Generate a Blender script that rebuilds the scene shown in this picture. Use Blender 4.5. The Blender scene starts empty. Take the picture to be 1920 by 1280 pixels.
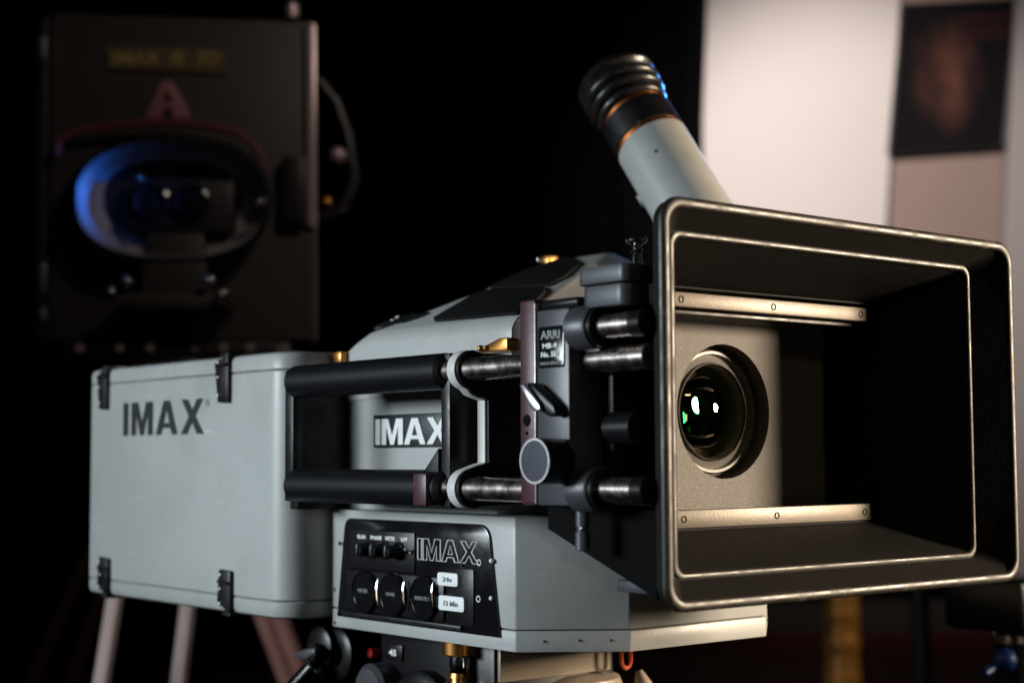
import bpy, bmesh, math, random
from mathutils import Vector, Matrix
random.seed(7)
scn = bpy.context.scene
COL = scn.collection

# ------------------------------------------------------------------ camera
# World axes: X = the film camera's lens direction, Y = across it (away from us), Z = up.
CZ = 0.90                                     # height of the photographer's lens
FPX, IW, IH = 2974.0, 1920.0, 1280.0          # focal length in photo pixels
_back = Vector((-1510 - 960, -(866 - 640), -FPX)).normalized()
_side = Vector((4560 - 960, -(836 - 640), -FPX))
_side = (_side - _side.dot(_back) * _back).normalized()
_ax = -_back
_up = _ax.cross(_side)
R = Matrix((_ax, _side, _up))                 # camera (right, up, back) -> world
cam_d = bpy.data.cameras.new('photo_camera')
cam = bpy.data.objects.new('photo_camera', cam_d)
COL.objects.link(cam)
cam.matrix_world = Matrix.Translation((0, 0, CZ)) @ R.to_4x4()
cam_d.sensor_width = 36.0
cam_d.lens = FPX / IW * 36.0
cam_d.clip_start = 0.05
cam_d.clip_end = 60
cam_d.dof.use_dof = True
cam_d.dof.focus_distance = 1.19
cam_d.dof.aperture_fstop = 5.0
cam_d.dof.aperture_blades = 0
scn.camera = cam

# ------------------------------------------------------------------ world, lamps, exposure
w = bpy.data.worlds.new('World'); scn.world = w; w.use_nodes = True
w.node_tree.nodes['Background'].inputs[0].default_value = (0.75, 0.72, 0.85, 1)
w.node_tree.nodes['Background'].inputs[1].default_value = 0.006
scn.view_settings.view_transform = 'Standard'
scn.view_settings.look = 'None'
scn.view_settings.exposure = 0.0
scn.view_settings.gamma = 1.0
scn.render.engine = 'CYCLES'
scn.cycles.use_denoising = True
scn.cycles.max_bounces = 6
scn.cycles.sample_clamp_indirect = 4.0

_h = Vector((R[0][2], R[1][2], 0)) * -1
FW = _h.normalized()                          # horizontal view direction
RT = Vector((FW.y, -FW.x, 0))                 # to the right

def G(u, h, z):
    """room frame: u metres right of, h metres ahead of the photographer, z above floor"""
    return RT * u + FW * h + Vector((0, 0, z))

# pixel -> place: P on a known plane, H standing h metres ahead
def ray(x, y): return R @ Vector((x - 960, -(y - 640), -FPX))
def P(x, y, X=None, Y=None):
    v = ray(x, y); t = X / v.x if X is not None else Y / v.y
    return Vector((v.x * t, v.y * t, v.z * t + CZ))
def H(x, y, h):
    """the point at pixel (x, y) standing h metres ahead"""
    v = ray(x, y); t = h / (v.dot(FW)); return Vector((v.x * t, v.y * t, v.z * t + CZ))

def spot(name, loc, target, power, col, size_deg, blend, radius):
    d = bpy.data.lights.new(name, 'SPOT'); d.energy = power; d.color = col
    d.spot_size = math.radians(size_deg); d.spot_blend = blend; d.shadow_soft_size = radius
    o = bpy.data.objects.new(name, d); COL.objects.link(o)
    o.location = loc
    o.rotation_euler = (Vector(target) - Vector(loc)).to_track_quat('-Z', 'Y').to_euler()
    return o

def area(name, loc, target, power, col, sx, sy, spread=180):
    d = bpy.data.lights.new(name, 'AREA'); d.shape = 'RECTANGLE'; d.energy = power; d.color = col
    d.size = sx; d.size_y = sy; d.spread = math.radians(spread)
    o = bpy.data.objects.new(name, d); COL.objects.link(o)
    o.location = loc
    o.rotation_euler = (Vector(target) - Vector(loc)).to_track_quat('-Z', 'Y').to_euler()
    return o

C0 = Vector((-0.95, 0.85, CZ + 0.0))
# cool key from the photographer's left, above
area('cool_key_lamp', (-1.92, -1.52, CZ + 0.36), (-1.02, 0.8, CZ - 0.02), 4.7, (0.84, 0.94, 1.0), 1.2, 0.5, 42)
# small neutral lamp beside the photographer
spot('front_lamp', (0.42, -0.22, CZ + 0.10), (-0.91, 0.815, CZ - 0.095), 2.5, (1.0, 0.97, 0.97), 10, 0.6, 0.02)
# warm spot from the right of the lens
spot('warm_spot_lamp', (0.90, 2.83, CZ + 0.32), (-0.85, 0.92, CZ + 0.05), 640, (1.0, 0.80, 0.58), 26, 0.5, 0.24)
# added lamps, high and low, there to put reflections in the lens glass
area('glint_lamp_high', (2.2, 0.5, 2.7), (-0.85, 0.91, CZ), 0.10, (1.0, 0.82, 0.5), 0.6, 0.2, 30)
area('glint_lamp_low', (2.4, 0.1, 0.42), (-0.85, 0.91, CZ), 0.05, (1.0, 0.78, 0.5), 0.08, 0.8, 30)
# blue stage lamp from behind on the right
spot('blue_stage_lamp', G(1.55, 3.5, CZ + 0.72), P(1215, 165, Y=1.085), 300, (0.07, 0.30, 1.0), 8, 0.5, 0.08)
spot('blue_back_lamp', G(1.75, 1.60, CZ + 0.50), H(152, 362, 2.74), 1000, (0.03, 0.20, 1.0), 2.6, 0.5, 0.05)
# gallery wash on the pale panels
spot('panel_wash_lamp', G(1.0, 5.0, 3.1), G(1.75, 8.0, 1.9), 430, (1.0, 0.86, 0.80), 62, 0.7, 0.25)
# weak gallery lamp on the far camera
spot('gallery_lamp', G(0.7, 1.2, 2.6), G(-0.45, 2.8, 1.35), 36, (1.0, 0.82, 0.72), 46, 0.8, 0.06)
spot('leg_fill_lamp', G(-1.75, 1.25, 0.95), H(262, 1225, 2.62), 60, (1.0, 0.92, 0.92), 16, 0.7, 0.05)  # added spot, only to brighten the far tripod legs
spot('post_fill_lamp', G(2.6, 2.4, 2.5), H(1600, 1200, 4.4), 90, (1.0, 0.78, 0.5), 14, 0.6, 0.05)  # added spot, only to light the gilt post
spot('stand_fill_lamp', G(2.4, 0.8, 1.5), H(1905, 1180, 1.75), 26, (1.0, 0.84, 0.66), 12, 0.6, 0.04)  # added spot, only to light the collars of the right-hand stand

# ------------------------------------------------------------------ pixel -> place helpers
def Z(z): return CZ + z

# ------------------------------------------------------------------ materials
MATS = {}
def mat(name, col, rough=0.5, metal=0.0, var=0.0, vscale=20, bump=0.0, bscale=200, spec=0.5, coat=0.0,
        wear=None, wscale=60, rvar=0.0, bdist=0.0006):
    m = bpy.data.materials.new(name); m.use_nodes = True
    nt = m.node_tree; b = nt.nodes['Principled BSDF']
    b.inputs['Roughness'].default_value = rough
    b.inputs['Metallic'].default_value = metal
    b.inputs['Specular IOR Level'].default_value = spec
    b.inputs['Coat Weight'].default_value = coat
    b.inputs['Base Color'].default_value = (*col, 1)
    tc = nt.nodes.new('ShaderNodeTexCoord')
    co = nt.nodes.new('ShaderNodeNewGeometry').outputs['Position']
    src = None
    if var > 0:
        n = nt.nodes.new('ShaderNodeTexNoise'); n.inputs['Scale'].default_value = vscale
        n.inputs['Detail'].default_value = 6; n.inputs['Roughness'].default_value = 0.65
        nt.links.new(co, n.inputs['Vector'])
        mx = nt.nodes.new('ShaderNodeMix'); mx.data_type = 'RGBA'
        mx.inputs[6].default_value = (*[c * (1 - var) for c in col], 1)
        mx.inputs[7].default_value = (*[min(1, c * (1 + var)) for c in col], 1)
        nt.links.new(n.outputs['Fac'], mx.inputs[0]); src = mx.outputs[2]
    if wear:
        n = nt.nodes.new('ShaderNodeTexNoise'); n.inputs['Scale'].default_value = wscale
        n.inputs['Detail'].default_value = 8; n.inputs['Roughness'].default_value = 0.75
        nt.links.new(co, n.inputs['Vector'])
        r = nt.nodes.new('ShaderNodeValToRGB')
        r.color_ramp.elements[0].position = wear[0]; r.color_ramp.elements[1].position = wear[0] + 0.04
        nt.links.new(n.outputs['Fac'], r.inputs[0])
        mx = nt.nodes.new('ShaderNodeMix'); mx.data_type = 'RGBA'
        nt.links.new(r.outputs[0], mx.inputs[0])
        if src: nt.links.new(src, mx.inputs[6])
        else: mx.inputs[6].default_value = (*col, 1)
        mx.inputs[7].default_value = (*wear[1], 1); src = mx.outputs[2]
    if src: nt.links.new(src, b.inputs['Base Color'])
    if rvar > 0:
        n = nt.nodes.new('ShaderNodeTexNoise'); n.inputs['Scale'].default_value = vscale * 1.7
        n.inputs['Detail'].default_value = 5
        nt.links.new(co, n.inputs['Vector'])
        mr = nt.nodes.new('ShaderNodeMapRange')
        mr.inputs[1].default_value = 0.3; mr.inputs[2].default_value = 0.7
        mr.inputs[3].default_value = max(0.02, rough - rvar); mr.inputs[4].default_value = min(1, rough + rvar)
        nt.links.new(n.outputs['Fac'], mr.inputs[0]); nt.links.new(mr.outputs[0], b.inputs['Roughness'])
    if bump > 0:
        n = nt.nodes.new('ShaderNodeTexNoise'); n.inputs['Scale'].default_value = bscale
        n.inputs['Detail'].default_value = 4
        nt.links.new(co, n.inputs['Vector'])
        bp = nt.nodes.new('ShaderNodeBump'); bp.inputs['Strength'].default_value = bump
        bp.inputs['Distance'].default_value = bdist
        nt.links.new(n.outputs['Fac'], bp.inputs['Height']); nt.links.new(bp.outputs[0], b.inputs['Normal'])
    MATS[name] = m
    return m

def paint_mat(name, col):
    m = mat(name, col, 0.42, var=0.09, vscale=7, bump=0.16, bscale=240, rvar=0.10, wear=(0.665, (0.17, 0.165, 0.16)), wscale=90)
    nt = m.node_tree; b = nt.nodes['Principled BSDF']
    src = b.inputs['Base Color'].links[0].from_socket
    geo = nt.nodes.new('ShaderNodeNewGeometry')
    # long thin rubbed scratches and dusty smears
    mp = nt.nodes.new('ShaderNodeMapping'); mp.inputs['Rotation'].default_value = (0.3, 0.5, 0.2); mp.inputs['Scale'].default_value = (14, 14, 160)
    nt.links.new(geo.outputs['Position'], mp.inputs['Vector'])
    n = nt.nodes.new('ShaderNodeTexNoise'); n.inputs['Scale'].default_value = 1.6; n.inputs['Detail'].default_value = 5
    nt.links.new(mp.outputs[0], n.inputs['Vector'])
    r = nt.nodes.new('ShaderNodeValToRGB'); r.color_ramp.elements[0].position = 0.66; r.color_ramp.elements[1].position = 0.76
    nt.links.new(n.outputs['Fac'], r.inputs[0])
    n2 = nt.nodes.new('ShaderNodeTexNoise'); n2.inputs['Scale'].default_value = 5; n2.inputs['Detail'].default_value = 8; n2.inputs['Roughness'].default_value = 0.7
    nt.links.new(geo.outputs['Position'], n2.inputs['Vector'])
    r2 = nt.nodes.new('ShaderNodeValToRGB'); r2.color_ramp.elements[0].position = 0.48; r2.color_ramp.elements[1].position = 0.70
    nt.links.new(n2.outputs['Fac'], r2.inputs[0])
    sc_ = nt.nodes.new('ShaderNodeMath'); sc_.operation = 'MULTIPLY'; sc_.inputs[1].default_value = 0.55
    nt.links.new(r.outputs[0], sc_.inputs[0])
    mx = nt.nodes.new('ShaderNodeMix'); mx.data_type = 'RGBA'; mx.inputs[7].default_value = (0.62, 0.63, 0.62, 1)
    nt.links.new(sc_.outputs[0], mx.inputs[0]); nt.links.new(src, mx.inputs[6])
    s2 = nt.nodes.new('ShaderNodeMath'); s2.operation = 'MULTIPLY'; s2.inputs[1].default_value = 0.6
    nt.links.new(r2.outputs[0], s2.inputs[0])
    mx2 = nt.nodes.new('ShaderNodeMix'); mx2.data_type = 'RGBA'; mx2.inputs[7].default_value = (0.26, 0.255, 0.24, 1)
    nt.links.new(s2.outputs[0], mx2.inputs[0]); nt.links.new(mx.outputs[2], mx2.inputs[6])
    nt.links.new(mx2.outputs[2], b.inputs['Base Color'])
paint_mat('grey_paint', (0.41, 0.425, 0.42))
mat('seam_dark', (0.05, 0.05, 0.05), 0.7)
mat('lettering_black', (0.012, 0.016, 0.020), 0.45, var=0.3, vscale=60, wear=(0.66, (0.28, 0.30, 0.30)), wscale=110)
mat('lettering_grey', (0.22, 0.24, 0.25), 0.5)
mat('lettering_white', (0.80, 0.82, 0.82), 0.5, var=0.1, vscale=200, wear=(0.67, (0.35, 0.36, 0.36)), wscale=160)
mat('badge_black', (0.010, 0.018, 0.020), 0.4)
mat('black_metal', (0.007, 0.007, 0.008), 0.40, spec=0.35, var=0.3, vscale=40, bump=0.15, bscale=400, rvar=0.1,
    wear=(0.72, (0.10, 0.09, 0.085)), wscale=120)
mat('grip_rubber', (0.0045, 0.005, 0.0075), 0.42, spec=0.3, var=0.2, vscale=50, bump=0.2, bscale=500)
mat('black_gloss', (0.006, 0.006, 0.008), 0.16, var=0.2, vscale=30, rvar=0.06)
mat('black_plastic', (0.006, 0.006, 0.007), 0.34, spec=0.3, bump=0.1, bscale=300)
mat('eyecup_rubber', (0.012, 0.011, 0.011), 0.30, var=0.3, vscale=60, bump=0.2, bscale=500, rvar=0.08)
mat('pad_black', (0.006, 0.006, 0.0065), 0.8, spec=0.12, bump=0.6, bscale=900, var=0.3, vscale=200)
mat('steel_rod', (0.66, 0.58, 0.545), 0.26, 1.0, var=0.12, vscale=60, bump=0.06, bscale=900, rvar=0.08)
mat('chrome', (0.78, 0.78, 0.80), 0.10, 1.0)
mat('screw_steel', (0.55, 0.54, 0.52), 0.3, 1.0)
mat('bright_edge', (0.72, 0.72, 0.74), 0.28, 1.0, var=0.1, vscale=200)
mat('brass', (0.45, 0.215, 0.06), 0.32, 1.0, var=0.15, vscale=60)
mat('copper', (0.80, 0.28, 0.09), 0.35, 1.0)
mat('maroon_paint', (0.060, 0.016, 0.028), 0.42, var=0.3, vscale=60, bump=0.2, bscale=400,
    wear=(0.66, (0.30, 0.22, 0.22)), wscale=150)
mat('worn_edge', (0.50, 0.46, 0.45), 0.4, 0.6, var=0.4, vscale=300)
mat('anodised_grey', (0.062, 0.066, 0.076), 0.40, 0.2, var=0.1, vscale=40, bump=0.12, bscale=500)
mat('knob_face', (0.026, 0.029, 0.048), 0.38, 0.2, var=0.4, vscale=160, bump=0.2, bscale=500, wear=(0.70, (0.10, 0.10, 0.13)), wscale=130)
mat('hood_black', (0.0075, 0.0068, 0.0060), 0.70, spec=0.14, var=0.4, vscale=45, bump=0.4, bscale=420,
    wear=(0.68, (0.011, 0.010, 0.009)), wscale=40)
mat('rim_worn', (0.018, 0.0145, 0.011), 0.46, 0.1, var=0.3, vscale=40, bump=0.12, bscale=420, rvar=0.12,
    wear=(0.58, (0.070, 0.055, 0.042)), wscale=22)
mat('crackle_black', (0.125, 0.112, 0.098), 0.50, var=0.55, vscale=900, bump=0.9, bscale=1000, bdist=0.0008, rvar=0.12)
mat('bar_metal', (0.16, 0.138, 0.112), 0.45, 0.25, var=0.2, vscale=150, bump=0.2, bscale=500)
mat('lens_ring', (0.13, 0.116, 0.10), 0.42, var=0.2, vscale=100)
mat('white_paint', (0.62, 0.62, 0.60), 0.5, var=0.12, vscale=60)
mat('tag_white', (0.80, 0.84, 0.85), 0.55)
mat('tan_metal', (0.30, 0.25, 0.19), 0.45, 0.2, var=0.15, vscale=50)
mat('red_enamel', (0.30, 0.018, 0.012), 0.3)
mat('orange_enamel', (0.50, 0.08, 0.02), 0.3)
mat('blue_enamel', (0.004, 0.045, 0.22), 0.45)
mat('far_cabinet', (0.033, 0.029, 0.027), 0.50, var=0.2, vscale=8)
mat('far_dark', (0.012, 0.010, 0.011), 0.45)
mat('far_plate', (0.085, 0.066, 0.028), 0.5)
mat('far_letter', (0.30, 0.22, 0.08), 0.45)
mat('far_pink', (0.26, 0.11, 0.125), 0.5)
mat('far_red', (0.11, 0.028, 0.032), 0.5)
mat('far_dish', (0.24, 0.23, 0.24), 0.5, 0.0)
mat('far_trim', (0.55, 0.45, 0.44), 0.35, 0.6)
mat('tripod_tube', (0.82, 0.77, 0.76), 0.30, 0.4)
mat('tripod_wood', (0.36, 0.21, 0.19), 0.5, var=0.3, vscale=30)
mat('curtain_black', (0.004, 0.004, 0.0045), 0.95, spec=0.1)
mat('carpet_red', (0.036, 0.006, 0.006), 0.95, var=0.4, vscale=60, spec=0.05)
mat('panel_white', (0.80, 0.775, 0.755), 0.8, var=0.02, vscale=2, spec=0.2)
mat('panel_taupe', (0.32, 0.245, 0.215), 0.85, var=0.06, vscale=5, spec=0.2)
mat('panel_grey', (0.34, 0.325, 0.325), 0.8, var=0.03, vscale=4, spec=0.2)
mat('wall_dark', (0.02, 0.017, 0.016), 0.9, spec=0.1)
mat('gold_post', (0.55, 0.27, 0.07), 0.4, 0.3, var=0.2, vscale=20)

def lens_glass_mat(name, tint, refl):
    m = bpy.data.materials.new(name); m.use_nodes = True; nt = m.node_tree
    for n in list(nt.nodes): nt.nodes.remove(n)
    out = nt.nodes.new('ShaderNodeOutputMaterial')
    tr = nt.nodes.new('ShaderNodeBsdfTransparent'); tr.inputs[0].default_value = (*tint, 1)
    gl = nt.nodes.new('ShaderNodeBsdfGlossy'); gl.inputs['Color'].default_value = (*refl, 1)
    gl.inputs['Roughness'].default_value = 0.015
    lw = nt.nodes.new('ShaderNodeFresnel'); lw.inputs[0].default_value = 2.1
    mx = nt.nodes.new('ShaderNodeMixShader')
    nt.links.new(lw.outputs[0], mx.inputs[0]); nt.links.new(tr.outputs[0], mx.inputs[1])
    nt.links.new(gl.outputs[0], mx.inputs[2]); nt.links.new(mx.outputs[0], out.inputs[0])
    MATS[name] = m
lens_glass_mat('front_glass', (0.86, 0.88, 0.84), (1.0, 0.86, 0.62))
lens_glass_mat('inner_glass_green', (0.85, 0.9, 0.85), (0.10, 0.50, 0.30))
lens_glass_mat('inner_glass_amber', (0.85, 0.88, 0.8), (1.0, 0.70, 0.28))

def poster_mat():
    m = bpy.data.materials.new('poster_print'); m.use_nodes = True; nt = m.node_tree
    b = nt.nodes['Principled BSDF']; b.inputs['Roughness'].default_value = 0.7; b.inputs['Specular IOR Level'].default_value = 0.1
    tc = nt.nodes.new('ShaderNodeTexCoord')
    n = nt.nodes.new('ShaderNodeTexNoise'); n.inputs['Scale'].default_value = 4.2; n.inputs['Detail'].default_value = 3
    nt.links.new(tc.outputs['Generated'], n.inputs['Vector'])
    g = nt.nodes.new('ShaderNodeTexGradient'); g.gradient_type = 'SPHERICAL'
    mp = nt.nodes.new('ShaderNodeMapping'); mp.inputs['Location'].default_value = (-0.9, -0.9, -0.95)
    mp.inputs['Scale'].default_value = (2.0, 2.0, 1.9)
    nt.links.new(tc.outputs['Generated'], mp.inputs['Vector']); nt.links.new(mp.outputs[0], g.inputs[0])
    mu = nt.nodes.new('ShaderNodeMath'); mu.operation = 'MULTIPLY'
    nt.links.new(n.outputs['Fac'], mu.inputs[0]); nt.links.new(g.outputs['Fac'], mu.inputs[1])
    r = nt.nodes.new('ShaderNodeValToRGB')
    e = r.color_ramp.elements
    e[0].position = 0.10; e[0].color = (0.006, 0.005, 0.007, 1)
    e[1].position = 0.46; e[1].color = (0.10, 0.042, 0.03, 1)
    nt.links.new(mu.outputs[0], r.inputs[0]); nt.links.new(r.outputs[0], b.inputs['Base Color'])
    MATS['poster_print'] = m
poster_mat()

# ------------------------------------------------------------------ mesh helpers
WM = {}
def obj(name, bm, m, parent=None, angle=35, label=None):
    """one mesh object from a bmesh in world coordinates; origin at its own centre"""
    bmesh.ops.recalc_face_normals(bm, faces=bm.faces[:])
    lo = Vector([min(v.co[i] for v in bm.verts) for i in range(3)])
    hi = Vector([max(v.co[i] for v in bm.verts) for i in range(3)])
    c = (lo + hi) / 2
    bmesh.ops.translate(bm, verts=bm.verts[:], vec=-c)
    me = bpy.data.meshes.new(name); bm.to_mesh(me); bm.free()
    for p in me.polygons: p.use_smooth = True
    me.set_sharp_from_angle(angle=math.radians(angle))
    me.materials.append(MATS[m])
    o = bpy.data.objects.new(name, me); COL.objects.link(o)
    M = Matrix.Translation(c); WM[o.name] = M
    o.matrix_basis = M
    if parent is not None:
        o.parent = parent; o.matrix_parent_inverse = WM[parent.name].inverted()
    if label: o['label'] = label
    return o

def thing(name, loc, label, cat, group=None):
    o = bpy.data.objects.new(name, None); COL.objects.link(o)
    o.empty_display_size = 0.05
    o.location = loc; WM[o.name] = Matrix.Translation(Vector(loc))
    o['label'] = label; o['category'] = cat
    if group: o['group'] = group
    return o

def tag(o, label=None, cat=None, group=None, kind=None):
    if label: o['label'] = label
    if cat: o['category'] = cat
    if group: o['group'] = group
    if kind: o['kind'] = kind
    return o

def bev(bm, r, seg=2, ang=30):
    if r <= 0: return bm
    bm.normal_update()
    es = [e for e in bm.edges if len(e.link_faces) == 2 and e.calc_face_angle(0) > math.radians(ang)]
    if es:
        bmesh.ops.bevel(bm, geom=es, offset=r, segments=seg, profile=0.5, affect='EDGES', clamp_overlap=True)
    return bm

def box(x0, x1, y0, y1, z0, z1, r=0.0, seg=2):
    bm = bmesh.new()
    vs = [bm.verts.new((x, y, z)) for x in (x0, x1) for y in (y0, y1) for z in (z0, z1)]
    for f in ((0, 1, 3, 2), (4, 6, 7, 5), (0, 4, 5, 1), (2, 3, 7, 6), (0, 2, 6, 4), (1, 5, 7, 3)):
        bm.faces.new([vs[i] for i in f])
    return bev(bm, r, seg)

def prism(pts, d, r=0.0, seg=2):
    """closed outline of 3D points (planar) extruded by vector d"""
    bm = bmesh.new(); d = Vector(d)
    a = [bm.verts.new(Vector(p)) for p in pts]; b = [bm.verts.new(Vector(p) + d) for p in pts]
    bm.faces.new(a); bm.faces.new(b[::-1]); n = len(a)
    for i in range(n): bm.faces.new((a[i], b[i], b[(i + 1) % n], a[(i + 1) % n]))
    bmesh.ops.recalc_face_normals(bm, faces=bm.faces[:])
    return bev(bm, r, seg)

def frame_of(d):
    d = Vector(d).normalized()
    a = Vector((0, 0, 1)) if abs(d.z) < 0.9 else Vector((1, 0, 0))
    u = d.cross(a).normalized(); v = d.cross(u).normalized()
    return d, u, v

def lathe(o, d, prof, n=48, caps=True, bm=None):
    """profile [(distance along d, radius)] turned about the line o + t d"""
    bm = bm or bmesh.new(); o = Vector(o); d, u, v = frame_of(d)
    rings = []
    for t, r in prof:
        if r < 1e-6: rings.append([bm.verts.new(o + d * t)])
        else: rings.append([bm.verts.new(o + d * t + (u * math.cos(2 * math.pi * i / n) + v * math.sin(2 * math.pi * i / n)) * r) for i in range(n)])
    for a, b in zip(rings[:-1], rings[1:]):
        for i in range(n):
            j = (i + 1) % n
            if len(a) == 1 and len(b) == 1: continue
            if len(a) == 1: bm.faces.new((a[0], b[j], b[i]))
            elif len(b) == 1: bm.faces.new((a[i], a[j], b[0]))
            else: bm.faces.new((a[i], a[j], b[j], b[i]))
    if caps:
        for q in (rings[0], rings[-1]):
            if len(q) > 2: bm.faces.new(q)
    return bm

def cyl(a, b, r, n=32, c=None, bm=None):
    a = Vector(a); b = Vector(b); L = (b - a).length; c = min(r * 0.15, L * 0.2) if c is None else c
    return lathe(a, b - a, [(0, r - c), (c, r), (L - c, r), (L, r - c)] if c > 0 else [(0, r), (L, r)], n, bm=bm)

def tube(path, r, n=12, cap=True, closed=False):
    bm = bmesh.new(); pts = [Vector(p) for p in path]; rings = []
    up = None; N = len(pts)
    for i, p in enumerate(pts):
        if closed: t = pts[(i + 1) % N] - pts[i - 1]
        else: t = pts[min(i + 1, N - 1)] - pts[max(i - 1, 0)]
        t.normalize()
        if up is None: up = frame_of(t)[1]
        up = (up - up.dot(t) * t).normalized(); v = t.cross(up)
        rings.append([bm.verts.new(p + (up * math.cos(2 * math.pi * k / n) + v * math.sin(2 * math.pi * k / n)) * r) for k in range(n)])
    for a, b in (list(zip(rings[:-1], rings[1:])) + ([(rings[-1], rings[0])] if closed else [])):
        for i in range(n): bm.faces.new((a[i], a[(i + 1) % n], b[(i + 1) % n], b[i]))
    if cap and not closed: bm.faces.new(rings[0]); bm.faces.new(rings[-1])
    return bm

def rrect(hw, hh, r, n=6):
    """rounded rectangle outline, 2D, centred"""
    out = []
    for cx, cy, a0 in ((hw - r, hh - r, 0), (-(hw - r), hh - r, 90), (-(hw - r), -(hh - r), 180), (hw - r, -(hh - r), 270)):
        for k in range(n + 1):
            a = math.radians(a0 + 90 * k / n); out.append((cx + r * math.cos(a), cy + r * math.sin(a)))
    return out

def loft(rings, closed=False, caps=True):
    bm = bmesh.new(); vs = [[bm.verts.new(Vector(p)) for p in q] for q in rings]
    pairs = list(zip(vs[:-1], vs[1:])) + ([(vs[-1], vs[0])] if closed else [])
    for a, b in pairs:
        n = len(a)
        for i in range(n): bm.faces.new((a[i], a[(i + 1) % n], b[(i + 1) % n], b[i]))
    if caps and not closed: bm.faces.new(vs[0]); bm.faces.new(vs[-1][::-1])
    return bm

def merge(*bms):
    out = bmesh.new()
    for b in bms:
        me = bpy.data.meshes.new('tmp'); b.to_mesh(me); b.free(); out.from_mesh(me); bpy.data.meshes.remove(me)
    return out

def ball(c, r, n=16):
    return lathe(Vector(c) - Vector((0, 0, r)), (0, 0, 1),
                 [(r - r * math.cos(math.pi * k / n), r * math.sin(math.pi * k / n)) for k in range(n + 1)], n * 2, caps=False)

# lettering ----------------------------------------------------------
GL = {
 'I': (0.17, [[(0.01, 0), (0.01, 1), (0.16, 1), (0.16, 0)]]),
 'M': (0.66, [[(0, 0), (0, 1), (.205, 1), (.33, .36), (.455, 1), (.66, 1), (.66, 0), (.515, 0), (.515, .70), (.385, 0), (.275, 0), (.145, .70), (.145, 0)]]),
 'A': (0.64, [[(0, 0), (.225, 1), (.415, 1), (.64, 0), (.48, 0), (.435, .2), (.205, .2), (.16, 0)], [(.238, .345), (.402, .345), (.32, .76)]]),
 'X': (0.64, [[(0, 0), (.228, .51), (.012, 1), (.19, 1), (.32, .68), (.45, 1), (.62, 1), (.408, .51), (.64, 0), (.455, 0), (.317, .345), (.178, 0)]]),
}
def curve_mesh(cu):
    o = bpy.data.objects.new('tmp', cu)
    me = bpy.data.meshes.new_from_object(o)
    bpy.data.objects.remove(o); bpy.data.curves.remove(cu)
    bm = bmesh.new(); bm.from_mesh(me); bpy.data.meshes.remove(me)
    return bm
def place2d(bm, o, ux, uy, s=1.0, sx=1.0):
    o = Vector(o); ux = Vector(ux).normalized(); uy = Vector(uy).normalized(); n = ux.cross(uy)
    for v in bm.verts: v.co = o + ux * v.co.x * s * sx + uy * v.co.y * s + n * v.co.z
    return bm
def word(txt, gap=0.07, outline=0.0, ext=0.0003):
    """heavy sans capitals, height 1"""
    cu = bpy.data.curves.new('tmp', 'CURVE')
    cu.dimensions = '3D' if outline else '2D'
    x = 0
    for ch in txt:
        wd, loops = GL[ch]
        for lp in loops:
            s = cu.splines.new('POLY'); s.points.add(len(lp) - 1); s.use_cyclic_u = True
            for p, (a, b) in zip(s.points, lp): p.co = (x + a, b, 0, 1)
        x += wd + gap
    if outline:
        cu.bevel_depth = outline; cu.bevel_resolution = 1
    else:
        cu.fill_mode = 'BOTH'; cu.extrude = ext
    return curve_mesh(cu), x - gap
def text(s, ext=0.0002, bold=0.012):
    cu = bpy.data.curves.new('tmp', 'FONT'); cu.body = s; cu.size = 1.0; cu.extrude = ext; cu.offset = bold
    cu.resolution_u = 3
    return curve_mesh(cu)
def text_fit(s, o, ux, uy, width, height, ext=0.0002, bold=0.012):
    bm = text(s, ext, bold)
    x0 = min(v.co.x for v in bm.verts); x1 = max(v.co.x for v in bm.verts)
    y0 = min(v.co.y for v in bm.verts); y1 = max(v.co.y for v in bm.verts)
    for v in bm.verts:
        v.co.x = (v.co.x - x0) * width / (x1 - x0); v.co.y = (v.co.y - y0) * height / (y1 - y0)
    return place2d(bm, o, ux, uy)

UX, UZ, NY = Vector((1, 0, 0)), Vector((0, 0, 1)), Vector((0, -1, 0))
UYv = Vector((0, 1, 0))

# ================================================================== THE SETTING
def quad_slab(pts, d): return prism(pts, d)
bm = bmesh.new()
c = [G(-9, -3, 0), G(9, -3, 0), G(9, 11, 0), G(-9, 11, 0)]
bm.faces.new([bm.verts.new(p) for p in c])
tag(obj('floor', bm, 'carpet_red'), 'dark red carpet of the hall', kind='structure')
WH = 8.0
a = H(1300, 600, WH + 0.12); b_ = H(2500, 600, WH + 0.12)
ua, ub = RT.dot(a), RT.dot(b_)
tag(obj('wall', prism([G(ua, WH + .12, 0), G(ub, WH + .12, 0), G(ub, WH + .12, 4), G(ua, WH + .12, 4)], FW * .1), 'wall_dark'), 'dark lower wall behind the pale panels', kind='structure')

# black drape with folds
def drape(u0, u1, h, z0, z1):
    bm = bmesh.new(); n = 260; rows = []
    for z in (z0, z1):
        row = []
        for i in range(n + 1):
            u = u0 + (u1 - u0) * i / n
            row.append(bm.verts.new(G(u, h + 0.06 * math.sin(u * 17 + 1.3 * math.sin(u * 3.1)) + 0.02 * math.sin(u * 41), z)))
        rows.append(row)
    for i in range(n): bm.faces.new((rows[0][i], rows[0][i + 1], rows[1][i + 1], rows[1][i]))
    bmesh.ops.solidify(bm, geom=bm.faces[:], thickness=0.006)
    return bm
uL = RT.dot(H(1318, 300, WH - .15))
tag(obj('curtain', drape(-5.5, uL, WH - .15, 0.0, 3.9), 'curtain_black', angle=60), 'black floor-length drape hanging behind the cameras', 'curtain')

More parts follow.
